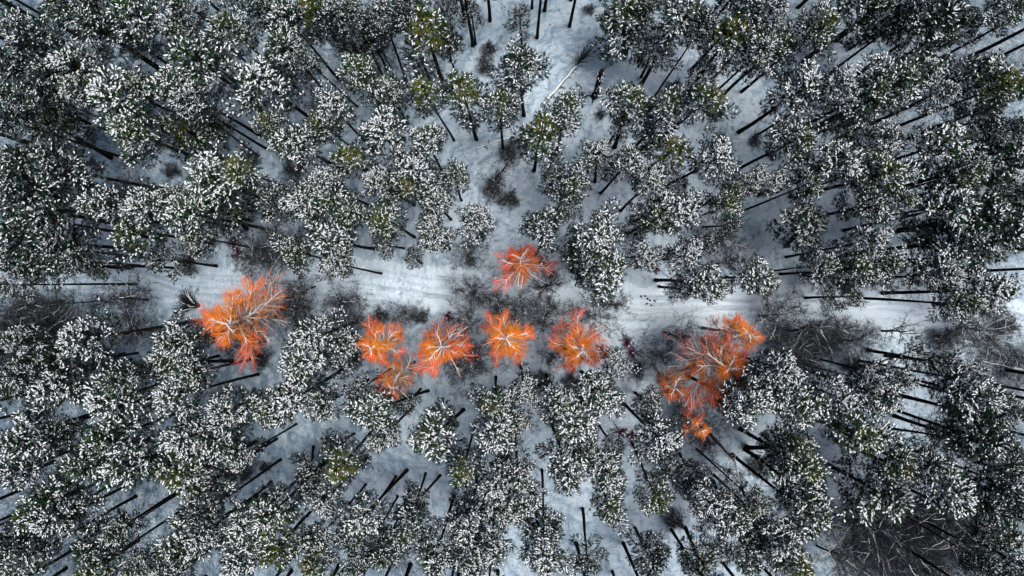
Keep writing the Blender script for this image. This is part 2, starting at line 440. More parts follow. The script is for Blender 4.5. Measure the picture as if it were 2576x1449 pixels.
# crowns as read off the photograph: x, y, radius, kind [, foot x, foot y] in thirds of a pixel inside each tile
PINES = {
'A': [(500, 60, 170, 'n'), (700, 180, 150, 'n'), (1010, 110, 190, 'n'), (1310, 235, 110, 'n'), (1010, 320, 100, 'g'), (1350, 45, 110, 'n'), (1720, 200, 150, 'n'),
      (90, 190, 130, 's'), (210, 320, 150, 'd'), (60, 470, 150, 'd'), (370, 530, 180, 'n'), (540, 470, 150, 's'), (560, 690, 110, 's'), (850, 730, 210, 's'),
      (1040, 640, 90, 's'), (960, 990, 170, 'n'), (1480, 430, 215, 'n'), (1300, 640, 165, 's'), (1400, 760, 120, 's'), (70, 700, 130, 'n'), (50, 900, 140, 'd'),
      (370, 920, 195, 'y', 840, 1190), (1400, 980, 200, 'y', 1690, 1200), (150, 1240, 190, 'd'), (430, 1270, 185, 'd'), (140, 1430, 190, 'd'), (1560, 1350, 200, 's'), (1790, 1280, 150, 'y'),
      (690, 60, 120, 'd'), (330, 720, 100, 'd'), (1560, 880, 120, 'g')],
'B': [(40, 40, 120, 'd'), (220, 120, 150, 's'), (440, 60, 170, 'y'), (200, 330, 165, 'n'), (580, 130, 120, 'd'), (640, 300, 105, 'g'), (720, 80, 110, 'n'),
      (860, 250, 130, 'y', 985, 520), (950, 90, 120, 'n', 1130, 600), (1100, 60, 110, 'd'), (1270, 220, 215, 'y', 1405, 610), (1440, 80, 110, 'g'), (1430, 300, 110, 'g'), (1620, 70, 90, 'g'),
      (20, 600, 200, 's'), (770, 540, 160, 'n', 1000, 860), (560, 790, 140, 's'), (480, 920, 130, 'y'), (1000, 690, 135, 'n', 1150, 930), (1270, 690, 145, 'y', 1495, 1060), (1560, 690, 175, 'y', 1665, 1055),
      (1840, 780, 165, 'y', 1865, 1140), (80, 930, 120, 'y'), (270, 1080, 180, 's', 690, 1300), (700, 1190, 145, 'y'), (950, 990, 190, 's'), (1275, 1050, 150, 's'),
      (1180, 1270, 180, 's'), (1490, 1320, 130, 'n'), (900, 1370, 135, 's'), (500, 1380, 140, 's'), (360, 440, 90, 'n'), (1130, 1400, 130, 'y')],
'C': [(50, 470, 195, 'n', 90, 870), (60, 130, 100, 'g'), (850, 110, 215, 'n', 835, 425), (1080, 330, 140, 's', 975, 580), (1300, 80, 185, 'n'), (1660, 240, 190, 'y', 1330, 700),
      (1450, 170, 110, 'd'), (1780, 60, 170, 'd'), (1880, 380, 140, 'n'), (1500, 740, 160, 'y', 1040, 1110), (1450, 550, 130, 'g'), (890, 740, 175, 'y', 775, 1110), (1180, 810, 170, 'y'),
      (410, 830, 150, 'y'), (220, 1000, 200, 'y', 165, 1290), (650, 1170, 150, 's', 625, 1370), (1210, 1130, 160, 'y'), (890, 1220, 140, 's'), (1060, 1360, 130, 's'), (1560, 1190, 160, 's'),
      (480, 1390, 145, 'y'), (320, 1340, 130, 'g'), (1840, 1350, 105, 's'), (1260, 1400, 105, 'g'), (1690, 1430, 85, 'y'), (1030, 40, 110, 'g'), (840, 930, 110, 'g'), (1060, 1040, 110, 'g')],
'D': [(60, 60, 110, 's'), (400, 180, 155, 'y'), (90, 330, 150, 'n'), (770, 90, 180, 'n', 270, 465), (980, 110, 105, 'n', 620, 370), (1280, 140, 230, 'd'), (1460, 150, 130, 'd'), (1830, 60, 135, 'n'),
      (280, 660, 190, 's'), (560, 620, 125, 's'), (800, 680, 175, 'y'), (1010, 620, 175, 'n'), (1190, 540, 130, 's'), (1340, 700, 105, 's'), (1620, 530, 165, 'n'), (1770, 640, 165, 'y'), (1900, 600, 90, 'n'),
      (1650, 900, 130, 'd', 1060, 1045), (560, 940, 150, 'g'), (230, 1050, 170, 'y'), (870, 1050, 135, 's'), (1330, 1080, 185, 's'), (560, 1200, 160, 's'), (900, 1310, 180, 'y'), (760, 1260, 120, 'n'),
      (1800, 1200, 200, 'd'), (1550, 1290, 130, 'y'), (1380, 1410, 140, 's'), (310, 1390, 120, 'n'), (50, 1370, 100, 's'), (1870, 970, 110, 'd'), (430, 1280, 100, 'g'), (1150, 40, 120, 'd')],
'E': [(120, 90, 190, 'd'), (350, 210, 180, 'd'), (140, 340, 200, 'd'), (430, 420, 165, 'd'), (110, 540, 150, 'd'), (580, 520, 100, 'd'), (740, 80, 150, 's'),
      (1080, 120, 150, 's'), (1260, 50, 130, 's'), (1390, 150, 175, 's'), (1700, 80, 190, 'y', 1780, 335), (1000, 290, 180, 'y'), (1440, 330, 125, 'n'), (1230, 510, 130, 'g'), (700, 560, 115, 'g'),
      (590, 1110, 165, 's'), (380, 1320, 215, 's', 1050, 1315), (120, 1120, 110, 's'), (50, 1390, 110, 's'), (1290, 1130, 150, 's'), (1240, 1290, 180, 's', 1750, 1275), (1400, 1380, 140, 's'),
      (870, 1420, 130, 'n'), (1470, 1110, 100, 'g'), (30, 700, 90, 's')],
'F': [(330, 80, 150, 's'), (560, 70, 165, 'n'), (700, 150, 140, 'n'), (960, 190, 165, 'y'), (1340, 60, 150, 's'), (1320, 320, 150, 's'), (1660, 220, 150, 's'), (540, 360, 190, 's'),
      (260, 440, 130, 'y'), (580, 540, 120, 's'), (420, 1100, 170, 's'), (660, 1170, 170, 's', 720, 1340), (330, 1290, 190, 's'), (110, 60, 130, 'd'), (970, 400, 110, 'g'), (1180, 480, 90, 'g')],
'G': [(220, 260, 165, 'n', 215, 415), (660, 330, 195, 's'), (700, 620, 215, 's'), (560, 520, 170, 'd'), (1280, 130, 175, 's'), (1130, 180, 150, 'y'), (1650, 90, 130, 'y'), (1020, 480, 125, 's'),
      (1330, 480, 145, 's'), (1480, 400, 105, 'g'), (1480, 680, 170, 's'), (1860, 640, 165, 's'), (800, 1310, 110, 's'), (430, 90, 130, 'g'), (960, 260, 120, 'g'), (1300, 740, 110, 'g'), (1660, 250, 90, 'g')],
'H': [(300, 230, 180, 's', 145, 415), (780, 90, 150, 'n'), (1030, 60, 110, 'y'), (1400, 100, 170, 's'), (1640, 170, 190, 'd'), (1780, 330, 210, 'd'), (1500, 360, 170, 'd'), (810, 360, 125, 's'), (420, 550, 115, 'n'),
      (680, 600, 155, 'y'), (900, 550, 135, 'n'), (1260, 500, 160, 's'), (1330, 620, 120, 's'), (1690, 740, 170, 's'), (1500, 850, 130, 'n'), (620, 790, 120, 'g'),
      (1200, 1270, 140, 'g'), (1390, 1300, 95, 'g'), (120, 1340, 150, 's'), (800, 1430, 90, 's'), (1020, 1420, 105, 's'), (1500, 1420, 125, 'n'), (1850, 160, 130, 'd'), (1880, 20, 110, 'd')],
'I': [(380, 40, 160, 's'), (820, 120, 200, 's'), (1290, 100, 160, 's'), (1700, 200, 165, 's'), (140, 430, 170, 's'), (130, 640, 150, 's'), (420, 420, 120, 'd'), (800, 420, 180, 'n'),
      (660, 600, 180, 'n'), (930, 640, 190, 's'), (1390, 420, 160, 's'), (1330, 650, 200, 'y', 1930, 440), (1580, 450, 180, 's'), (1790, 560, 120, 's'), (1510, 790, 160, 's'), (280, 960, 180, 'n'), (400, 1020, 150, 's'),
      (80, 1210, 140, 'd'), (130, 1350, 140, 's'), (690, 1230, 160, 'n'), (700, 1390, 140, 'y'), (860, 1140, 105, 's'), (1340, 1220, 170, 's', 1930, 850), (1500, 1170, 120, 's'), (1500, 1000, 120, 'd'),
      (1830, 1080, 150, 's'), (1800, 1330, 160, 's'), (1000, 1400, 110, 's'), (1240, 1400, 130, 'n'), (470, 720, 100, 'g'), (1740, 650, 90, 'g'), (60, 40, 110, 'n')],
'J': [(250, 130, 190, 's'), (70, 190, 140, 's'), (480, 180, 130, 's'), (840, 210, 180, 's', 1390, 110), (950, 410, 130, 's'), (1330, 400, 215, 's', 1565, 195), (640, 620, 165, 'y'), (400, 720, 135, 's', 120, 385), (1560, 660, 135, 'y'),
      (1810, 160, 150, 'y'), (1800, 370, 180, 's'), (510, 890, 125, 's'), (770, 1040, 160, 's', 1140, 650), (720, 1180, 110, 'n'), (1160, 950, 125, 's', 1390, 690), (1140, 1110, 140, 'y'), (1820, 750, 155, 's'), (1850, 950, 140, 's'),
      (90, 1000, 180, 'n'), (140, 1250, 165, 'y'), (450, 1190, 125, 's'), (420, 1340, 125, 'y'), (960, 1280, 150, 'n'), (740, 1400, 110, 's'), (1350, 1320, 165, 'n'), (1590, 1110, 165, 's'),
      (1620, 1350, 145, 's'), (1780, 1230, 145, 's'), (1570, 930, 110, 'g'), (760, 60, 110, 'n'), (1120, 160, 100, 'g'), (560, 480, 110, 'g')],
'K': [(100, 50, 120, 's'), (40, 300, 120, 's'), (470, 300, 210, 's'), (350, 130, 150, 's'), (660, 70, 190, 's'), (1040, 180, 130, 's', 935, 70), (1120, 420, 165, 's'), (420, 650, 190, 's'),
      (720, 680, 160, 's'), (740, 930, 150, 'y'), (1090, 870, 150, 'y', 905, 440), (1330, 730, 130, 's', 1275, 530), (1500, 900, 150, 's'), (1650, 1030, 165, 's'), (50, 690, 140, 's'), (60, 920, 150, 's'),
      (240, 1110, 150, 'n'), (240, 1310, 170, 's'), (1780, 150, 180, 's'), (1050, 1330, 145, 'd', 930, 1090), (1420, 1340, 150, 'n', 1310, 1090), (1780, 1310, 150, 'n', 1580, 670), (570, 1340, 130, 'g', 530, 935), (1850, 900, 100, 'n'),
      (1860, 1150, 120, 'n', 1740, 800), (780, 480, 100, 'g'), (560, 500, 120, 'n'), (1170, 620, 110, 'g')],
'L': [(60, 60, 180, 's'), (270, 170, 190, 's'), (180, 480, 190, 'y', -160, 480), (260, 620, 170, 'y'), (560, 110, 150, 's'), (870, 90, 165, 's'), (720, 390, 190, 'y'), (1000, 580, 150, 'y'), (1240, 640, 130, 'n'), (1390, 800, 175, 's'),
      (1590, 90, 175, 's'), (1660, 250, 180, 'n'), (1640, 430, 180, 'd'), (1340, 400, 140, 'g', 910, 330), (900, 850, 210, 's', 460, 615), (310, 850, 175, 's'), (320, 1010, 165, 's'), (120, 1180, 145, 's'), (200, 1360, 170, 'y'),
      (1800, 520, 150, 'd'), (1770, 750, 170, 'd'), (1660, 920, 130, 'd'), (1850, 950, 140, 'd'), (1800, 1150, 140, 'n'), (1880, 210, 110, 's'), (1660, 1370, 105, 'd'), (1860, 1390, 110, 'd')],
}
# feet of pines whose crowns lie beyond the picture's edge (2576 px frame)
FEET = [(63, 38), (1351, 95), (1433, 65), (1370, 27), (1338, 22), (1790, 33), (2445, 140), (2343, 157), (2508, 146), (2190, 95), (1190, 115), (1170, 48), (1000, 30), (350, 1428),
        (1690, 1335), (1540, 1436), (1032, 1420), (520, 1449), (2470, 1400), (100, 1430), (740, 130)]

RATIO = 1.33
pine_list = []     # dict: picture position, label handled later
def place_pine(px, py, r, kind, foot=None, hc=None):
    """crown centre seen at (px, py) with radius r; foot = where the trunk meets the snow"""
    rc = math.hypot(px - 1288, py - 724.5)
    if foot is not None:
        rb = math.hypot(foot[0] - 1288, foot[1] - 724.5)
        hc = float(np.clip(H * (1 - rb / max(rc, 1)), 12, 24))
        b = gpos(*foot)
    else:
        if hc is None:
            hc = random.uniform(18.6, 22.2) if kind != 'g' else random.uniform(10, 14.5)
        lean = np.array([random.gauss(0, .35), random.gauss(0, .35)])
        b = gpos(px, py, hc) + lean
    c = gpos(px, py, hc)
    off = c - b
    m = np.linalg.norm(off)
    if m > 3.0: off *= 3.0 / m; b = c - off
    z = gz(*b)
    dvec = Vector((off[0], off[1], hc - z))
    Lh = dvec.length
    root = empty('pine_tree', (b[0], b[1], z))
    q = Vector((0, 0, 1)).rotation_difference(dvec) @ Quaternion((0, 0, 1), random.uniform(0, 6.28))
    root.rotation_mode = 'QUATERNION'; root.rotation_quaternion = q
    Rm = r * (H - hc) / FPX
    tr = link('trunk', random.choice(TRUNKS), root)
    st = float(np.clip(Rm / 2.1, .7, 1.25)) * random.uniform(.85, 1.15)
    tr.scale = (st, st, Lh / H0)
    nm, sm = random.choice(CROWNS[kind])
    s = Rm / 2.0
    cr = link('crown', nm, root); cr.location = (0, 0, Lh)
    cr.scale = (s, s, .55 * s + .45 * random.uniform(.85, 1.15))
    sw = link('snow_cover', sm, cr); sw['kind'] = 'stuff'
    return root, b

for tk, lst in PINES.items():
    ox, oy = TILE[tk]
    for e in lst:
        px, py = ox + e[0] / 3, oy + e[1] / 3
        foot = (ox + e[4] / 3, oy + e[5] / 3) if len(e) > 4 else None
        edge = min(1, math.hypot((px - 1288) / 1288, (py - 724) / 900))
        root, b = place_pine(px, py, e[2] / 3 * (.88 + .20 * edge ** 1.5), e[3], foot)
        pine_list.append(dict(o=root, x=px, y=py, look=e[3], cat='pine'))
for (fx, fy) in FEET:
    v = np.array([fx - 1288, fy - 724.5]) * RATIO
    root, b = place_pine(1288 + v[0], 724.5 + v[1], random.uniform(48, 62), random.choice('nnsd'), (fx, fy))
    root.name = 'pine_tree'
    pine_list.append(dict(o=root, x=fx, y=fy, look='t', cat='pine'))

# ------------------------------------------------------------------ broadleaf trees
def ribbon(g, P, w, r, a, mat=0):
    P = np.asarray(P); n = len(P)
    side = unit(np.cross(P[-1] - P[0], r.normal(0, 1, 3))) * w * .5
    V = []; F = []
    for k in range(n):
        f = 1 - .75 * k / (n - 1); V += [P[k] - side * f, P[k] + side * f]
    for k in range(n - 1):
        F += [(2 * k, 2 * k + 1, 2 * k + 3), (2 * k, 2 * k + 3, 2 * k + 2)]
    g.add(V, F, a, mat)

def walk(r, p, d, L, n, jit, up):
    P = [np.array(p, float)]; d = unit(np.array(d, float))
    for k in range(n):
        d = unit(d + r.normal(0, jit, 3) + np.array([0, 0, up])); P.append(P[-1] + d * L / n)
    return np.array(P)

def along(P, s):
    f = s * (len(P) - 1); i = min(int(f), len(P) - 2)
    return P[i] + (P[i + 1] - P[i]) * (f - i), unit(P[i + 1] - P[i])

def broadleaf(seed, R=3.0, h=10.0, nl=12, sub=7, tw=6, fine=4, jit=.16, bark_pale=False, fork=.35, R0=.13, orange=False, fw=.02, grey_out=.3, cover=1.0, snow=None):
    """returns (limbs, twigs, foliage) : trunk and boughs / grey twigs / coloured twigs"""
    r = np.random.default_rng(seed)
    g = Geo(); t = Geo(); c = Geo()
    T = walk(r, (0, 0, -.2), (0, 0, 1), h * .8, 8, .05, .08)
    g.tube(T, np.linspace(R0, R0 * .3, 9), 6, np.linspace(.15, .6, 9))
    ph = r.uniform(0, 6.28, 2)
    for i in range(nl):
        s = fork + (1 - fork) * (i + r.uniform(0, .8)) / nl
        p, _ = along(T, min(s, 1))
        az = i * 2.4 + r.uniform(-.5, .5)
        lob = 1 + .22 * math.sin(2 * az + ph[0]) + .18 * math.sin(3 * az + ph[1])
        out = np.interp(s, [fork, .75, 1], [1.0, .85, .45]) * R * lob * r.uniform(.75, 1.1)
        rise = (h - p[2]) * r.uniform(.35, .8)
        L = math.hypot(out, rise)
        B = walk(r, p, (math.cos(az) * out, math.sin(az) * out, rise * 1.2), L, 7, jit, -.02)
        g.tube(B, np.linspace(R0 * .45, .014, 8), 4, np.linspace(.5, .95, 8))
        if snow is not None and i % 2: snow.tube(B[1:] + [0, 0, .03], np.linspace(R0 * .34, .014, 7), 4, .5)
        for k in range(sub):
            sb = .2 + .8 * (k + r.uniform(0, 1)) / sub
            q, db = along(B, min(sb, 1))
            d2 = unit(db + r.normal(0, .55, 3)); L2 = L * r.uniform(.22, .45) * (1.15 - .5 * sb)
            S = walk(r, q, d2, L2, 4, jit * 1.3, .03)
            g.tube(S, np.linspace(.022, .008, 5), 3, r.uniform(.4, .95))
            if snow is not None and r.random() < .35: snow.tube(S + [0, 0, .012], np.linspace(.022, .010, 5), 3, .5)
            for m in range(tw):
                st = .15 + .85 * (m + r.uniform(0, 1)) / tw
                q2, dt = along(S, min(st, 1))
                dd = unit(dt + r.normal(0, .6, 3)); L3 = r.uniform(.3, .75) * (R / 3) ** .5
                Wk = walk(r, q2, dd, L3, 2, .25, .02)
                grey = (not orange) or r.random() < grey_out
                gg = t if grey else c
                rad = math.hypot(q2[0], q2[1]) / R
                av = r.uniform(.1, .9) if grey else float(np.clip(.1 + .62 * rad + r.normal(0, .16), 0, 1))
                ribbon(gg, Wk, fw * 1.2, r, av)
                for n_ in range(fine):
                    q3, d3 = along(Wk, r.uniform(.2, 1))
                    E = walk(r, q3, unit(d3 + r.normal(0, .7, 3)), r.uniform(.2, .5) * (R / 3) ** .5, 2, .25, .0)
                    av2 = float(np.clip(av + r.normal(0, .12), 0, 1))
                    ribbon(gg, E, fw * cover, r, av2)
    return g, t, c

# ---- the orange trees
def orange_tree(seed, R, h, pale=0.0, nl=20, n_st=70, bare_to=None, low=.42):
    """one leader with pale snow-lined limbs up its length; fine orange twigs stream outward along and under the limbs.
    bare_to: azimuth of the side where the limbs have few coloured twigs"""
    r = np.random.default_rng(seed)
    g = Geo(); t = Geo(); c = Geo()
    T = walk(r, (0, 0, -.2), (0, 0, 1), h * .97, 9, .025, .05)
    g.tube(T, np.linspace(.20, .03, 10), 7, np.interp(np.arange(10), [0, 4, 9], [.0, .1, .7]))
    ph = r.uniform(0, 6.28, 3)
    def lob(a): return 1 + .24 * math.sin(2 * a + ph[0]) + .20 * math.sin(3 * a + ph[1]) + .15 * math.sin(5 * a + ph[2])
    def strands(P, n, az, w0):
        f = 1.0
        if bare_to is not None: f = 1 - .85 * max(0, math.cos(az - bare_to)) ** .9
        base = r.normal(0, .12)
        for m in range(n):
            u = r.uniform(.12, 1); q, d = along(P, u)
            q = q + np.array([r.normal(0, .10), r.normal(0, .10), -r.uniform(.02, .45)])
            rad = math.hypot(q[0], q[1]) / R
            W_ = walk(r, q, unit(d + r.normal(0, .42, 3) * [1, 1, .5]), r.uniform(.4, 1.0) * (R / 3) ** .5, 2, .13, -.04)
            if r.random() < f * (1 - pale): ribbon(c, W_, w0 * 1.2, r, float(np.clip(.10 + .55 * rad + base + r.normal(0, .13), 0, 1)))
            else: ribbon(t, W_, .02, r, r.uniform(.3, 1))
    for i in range(nl):
        s = low + (1 - low) * ((i + r.uniform(0, .8)) / nl) ** .85
        p, _ = along(T, min(s, .99)); az = i * 2.4 + r.uniform(-.4, .4)
        out = R * lob(az) * r.uniform(.8, 1.1) * np.interp(s, [low, .7, 1], [1.0, .92, .45]); rise = out * r.uniform(.25, .7)
        L = math.hypot(out, rise)
        B = walk(r, p, (math.cos(az) * out, math.sin(az) * out, rise), L, 7, .09, -.02)
        g.tube(B, np.linspace(.085, .02, 8), 4, np.linspace(.7, 1, 8))
        strands(B, n_st, az, .034)
        for k in range(8):
            q, db = along(B, r.uniform(.15, .9)); side = unit(np.cross(db, [0, 0, 1])) * (1 if k % 2 else -1)
            S = walk(r, q, unit(db + side * r.uniform(.3, .9) + r.normal(0, .15, 3)), L * r.uniform(.25, .5), 4, .12, -.02)
            g.tube(S, np.linspace(.034, .012, 5), 3, r.uniform(.6, 1))
            strands(S, n_st // 2, az, .034)
    for k in range(max(5, nl // 2)):         # long bare pale limbs that stick out of the crown
        p, _ = along(T, r.uniform(low, .8)); az = r.uniform(0, 6.28) if bare_to is None else bare_to + r.normal(0, .7)
        B = walk(r, p, (math.cos(az), math.sin(az), r.uniform(.4, .9)), R * r.uniform(1.0, 1.5), 6, .09, .01)
        g.tube(B, np.linspace(.075, .018, 7), 4, np.linspace(.7, 1, 7))
        for m in range(5):
            q, d = along(B, r.uniform(.3, .95)); g.tube(walk(r, q, unit(d + r.normal(0, .5, 3)), R * .25, 2, .1, .0), [.025, .016, .008], 3, r.uniform(.5, 1))
        strands(B, 12, az + 3.14 if bare_to is None else az, .026)
    for k in range(500):      # grey leafless twigs hanging round the rim
        a = r.uniform(0, 6.28); q = np.array([math.cos(a) * R * r.uniform(.5, 1.1), math.sin(a) * R * r.uniform(.5, 1.1), h * r.uniform(.4, .75)])
        ribbon(t, walk(r, q, unit(np.array([math.cos(a), math.sin(a), -.3]) + r.normal(0, .6, 3)), r.uniform(.5, 1.2), 3, .3, -.05), .018, r, r.uniform(.2, .9))
    return g, t, c
ORANGE = [   # picture centre, radius, height, how bare, label
    (606, 787, 88, 18, .0, 'largest orange tree, broad crown alone at far left below the track'),
    (960, 860, 50, 16, .0, 'left of the three touching orange trees below the track'),
    (1102, 872, 68, 17, .0, 'right and biggest of the three touching orange trees with forked pale limbs'),
    (1000, 943, 48, 16, .1, 'lowest of the three touching orange trees, pale stems showing through'),
    (1278, 850, 60, 16, .0, 'round orange tree between the touching trio and the pink-orange star'),
    (1452, 870, 66, 16, .1, 'star-shaped pink-orange tree with long white stems, left of the maroon bushes'),
    (1324, 678, 56, 15, .22, 'pink-orange tree standing alone above the track'),
    (1795, 928, 88, 18, .0, 'big orange tree with many long white limbs, right of the maroon bushes'),
    (1852, 842, 48, 16, .05, 'orange tree top at the upper right of the long-limbed orange tree'),
    (1714, 968, 44, 14, .4, 'pale thin orange tree at the lower left of the long-limbed orange tree'),
    (1757, 1078, 28, 11, .1, 'smallest orange tree, a tuft below all the other orange ones'),
]
for k, (px, py, r, h, pale, lab) in enumerate(ORANGE):
    hc = h * .78
    Rm = r * (H - hc) / FPX
    g, t, c = orange_tree(300 + k, Rm * .95, h, pale, int(np.interp(r, [28, 50, 96], [9, 17, 30])), int(np.interp(r, [28, 50, 96], [38, 50, 72])), {0: -.1, 2: .9, 3: .3, 7: 2.2, 8: 3.9}.get(k))
    b = gpos(px, py, hc)
    root = empty('orange_tree', (b[0], b[1], gz(*b)))
    link('trunk', g.mesh('orange_tree_limbs', [M_BIRCH]), root)
    cr = link('crown', c.mesh('orange_tree_twigs', [M_ORANGE]), root); cr['kind'] = 'stuff'
    tw_ = link('bare_twigs', t.mesh('orange_tree_bare_twigs', [M_TWIG]), root); tw_['kind'] = 'stuff'
    tag(root, lab, 'tree', 'orange trees along the track')

# ---- bare trees and bushes
BARE = []
for k, kw in enumerate([dict(R=3, h=9, nl=14), dict(R=3, h=8, nl=12, jit=.22), dict(R=3, h=10, nl=16, sub=8), dict(R=3, h=7, nl=18, fork=.1)]):
    bs = Geo()
    g, t, c = broadleaf(400 + k, snow=bs, tw=8, fine=5, fw=.024, R0=.12, **kw)
    BARE.append((g.mesh('bare_tree_limbs', [M_TWIG]), t.mesh('bare_tree_twigs', [M_TWIG]), bs.mesh('bare_tree_snow', [M_SNOW_T])))
BUSH = []
for k in range(3):
    bs = Geo()
    g, t, c = broadleaf(450 + k, snow=bs, R=1.6, h=2.2, nl=26, sub=6, tw=6, fine=4, fw=.022, fork=.05, R0=.04, jit=.2)
    BUSH.append((g.mesh('bush_stems', [M_TWIG]), t.mesh('bush_twigs', [M_TWIG]), bs.mesh('bush_snow', [M_SNOW_T])))
bare_list = []
def place_bare(px, py, r, kind='tree'):
    hc = 6 if kind == 'tree' else 1.2
    b = gpos(px, py, hc)
    Rm = r * (H - hc) / FPX
    root = empty('bare_tree' if kind == 'tree' else 'bare_bush', (b[0], b[1], gz(*b)))
    root.rotation_euler = (0, 0, random.uniform(0, 6.28))
    gm, tm, bm = random.choice(BARE if kind == 'tree' else BUSH)
    s = Rm / (3 if kind == 'tree' else 1.6)
    root.scale = (s, s, (.5 + .5 * s) if kind == 'tree' else s)
    link('trunk' if kind == 'tree' else 'stems', gm, root); link('twigs', tm, root); link('snow_cover', bm, root)
    bare_list.append(dict(o=root, x=px, y=py, look='b' + kind[0], cat='bare'))
for e in [(700, 640, 85), (630, 655, 60), (755, 720, 55), (735, 775, 58), (850, 762, 72), (300, 757, 92), (335, 838, 66), (70, 760, 70), (95, 830, 80), (165, 760, 50), (1184, 648, 62), (1190, 728, 60),
          (1205, 905, 78), (1365, 725, 70), (1255, 765, 55), (1380, 800, 60), (1500, 800, 62), (1390, 905, 48), (1700, 842, 46), (1668, 900, 34), (1960, 800, 75), (2030, 840, 90), (2000, 900, 80), (2185, 865, 52),
          (2440, 770, 75), (2500, 830, 70), (1820, 600, 70), (1840, 660, 55), (2290, 570, 60), (2360, 600, 50), (2150, 1330, 95), (2240, 1380, 110), (2330, 1400, 90), (2110, 1420, 80), (2420, 1330, 70),
          (1735, 1045, 60), (1800, 1100, 52), (1830, 1190, 48), (1700, 1120, 45), (800, 245, 50), (880, 110, 55), (700, 170, 50), (560, 1000, 50), (880, 800, 45), (620, 870, 60), (1170, 790, 52),
          (960, 130, 50), (2080, 690, 55), (760, 1250, 45), (1300, 790, 50), (1560, 770, 40), (1000, 790, 40), (2270, 700, 50), (2020, 1310, 55), (320, 465, 55), (350, 500, 45), (1560, 1230, 40), (1150, 940, 60), (240, 900, 60), (740, 480, 50), (1720, 330, 0)]:
    if e[2]: place_bare(*e)
for e in [(1605, 935, 26), (2150, 920, 26), (470, 665, 28), (1245, 470, 35), (1280, 500, 28), (1390, 560, 30), (1290, 380, 36), (430, 430, 24), (735, 420, 30), (1000, 480, 28), (1905, 350, 20), (1820, 345, 16),
          (950, 798, 26), (1054, 797, 24), (1230, 120, 22), (1700, 215, 22), (1840, 1000, 30), (1800, 1010, 20), (1515, 285, 14), (1220, 160, 24), (1700, 1310, 32), (2380, 850, 40), (420, 850, 34), (650, 900, 30), (1370, 960, 30), (2530, 820, 35),
          (660, 1180, 16), (610, 1190, 30), (1535, 128, 12), (1484, 16, 16), (1440, 960, 26), (1910, 1180, 30)]:
    place_bare(*e, 'bush')

# ---- single bare tree with dark spreading limbs on the open snow at right
g, t, c = broadleaf(477, R=2.7, h=6, nl=10, sub=6, tw=4, fine=2, fw=.03, R0=.16, jit=.2, fork=.3)
b = gpos(2265, 838, 4)
root = empty('bare_tree', (b[0], b[1], gz(*b)))
link('trunk', g.mesh('lone_tree_limbs', [M_TWIG]), root); link('twigs', t.mesh('lone_tree_twigs', [M_TWIG]), root)
tag(root, 'lone dark bare tree with spreading limbs on open snow right of the track bend', 'bare tree')

# ------------------------------------------------------------------ fallen and dead wood
def at(px, py, z=0.0):
    b = gpos(px, py, z); return np.array([b[0], b[1], gz(*b) + z])
def log(p0, p1, r0, r1, name, label, snow=True, knots=6, seed=0, cat='log'):
    r = np.random.default_rng(seed)
    n = 9; P = np.array([p0 + (p1 - p0) * k / (n - 1) for k in range(n)])
    P[:, 2] = [gz(x, y) for x, y in P[:, :2]] + np.linspace(r0, r1, n) * .7
    P[1:-1, :2] += r.normal(0, .04, (n - 2, 2))
    root = empty(name, tuple(P[0])); O = P[0]
    R = np.linspace(r0, r1, n)
    g = Geo(); g.tube(P - O, R, 8, .3, cap=True)
    for k in range(knots):
        q, d = along(P, r.uniform(.2, 1)); s = unit(np.cross(d, [0, 0, 1])) * r.choice([-1, 1])
        e = q + s * r.uniform(.4, 1.1) + d * r.uniform(.1, .6) + np.array([0, 0, r.uniform(0, .4)])
        g.tube([q - O, (q + e) / 2 - O + r.normal(0, .05, 3), e - O], [.04, .03, .012], 4, .3)
    link('trunk', g.mesh('log_wood', [M_BARK]), root)
    if snow:
        s = Geo(); Q = P - O; Q = Q + np.array([0, 0, 1]) * R[:, None] * .75
        s.tube(Q, R * .8 * r.uniform(.75, 1.1, n), 7, .5, cap=True)
        link('snow_cover', s.mesh('log_snow', [M_SNOW_T], True), root)
    tag(root, label, cat)
    return root, P, O

# fallen tree at the top clearing: snow covered stem that ends in a dark bushy crown
root, P, O = log(at(1362, 268), at(1450, 168), .2, .16, 'fallen_tree', 'fallen tree in the top clearing, snow covered stem ending in a dark bushy crown', True, 8, 5, 'fallen tree')
r = np.random.default_rng(8); g = Geo(); tw = Geo()
for k in range(46):
    q = P[-1] + (P[-1] - P[-3]) * r.uniform(-.1, 1.0)
    d = unit(unit(P[-1] - P[0]) * .9 + r.normal(0, .6, 3) + np.array([0, 0, .5]))
    Wk = walk(r, q, d, r.uniform(1.2, 2.6), 4, .14, .0); g.tube(Wk - O, np.linspace(.03, .008, 5), 3, .2)
    for m in range(16):
        a, dd = along(Wk, r.uniform(.25, 1)); E = walk(r, a, unit(dd + r.normal(0, .55, 3)), r.uniform(.25, .6), 2, .2, 0)
        ribbon(tw, E - O, .035, r, r.uniform(0, .7))
link('branches', g.mesh('fallen_branches', [M_TWIG]), root); link('twigs', tw.mesh('fallen_twigs', [M_TWIG]), root)

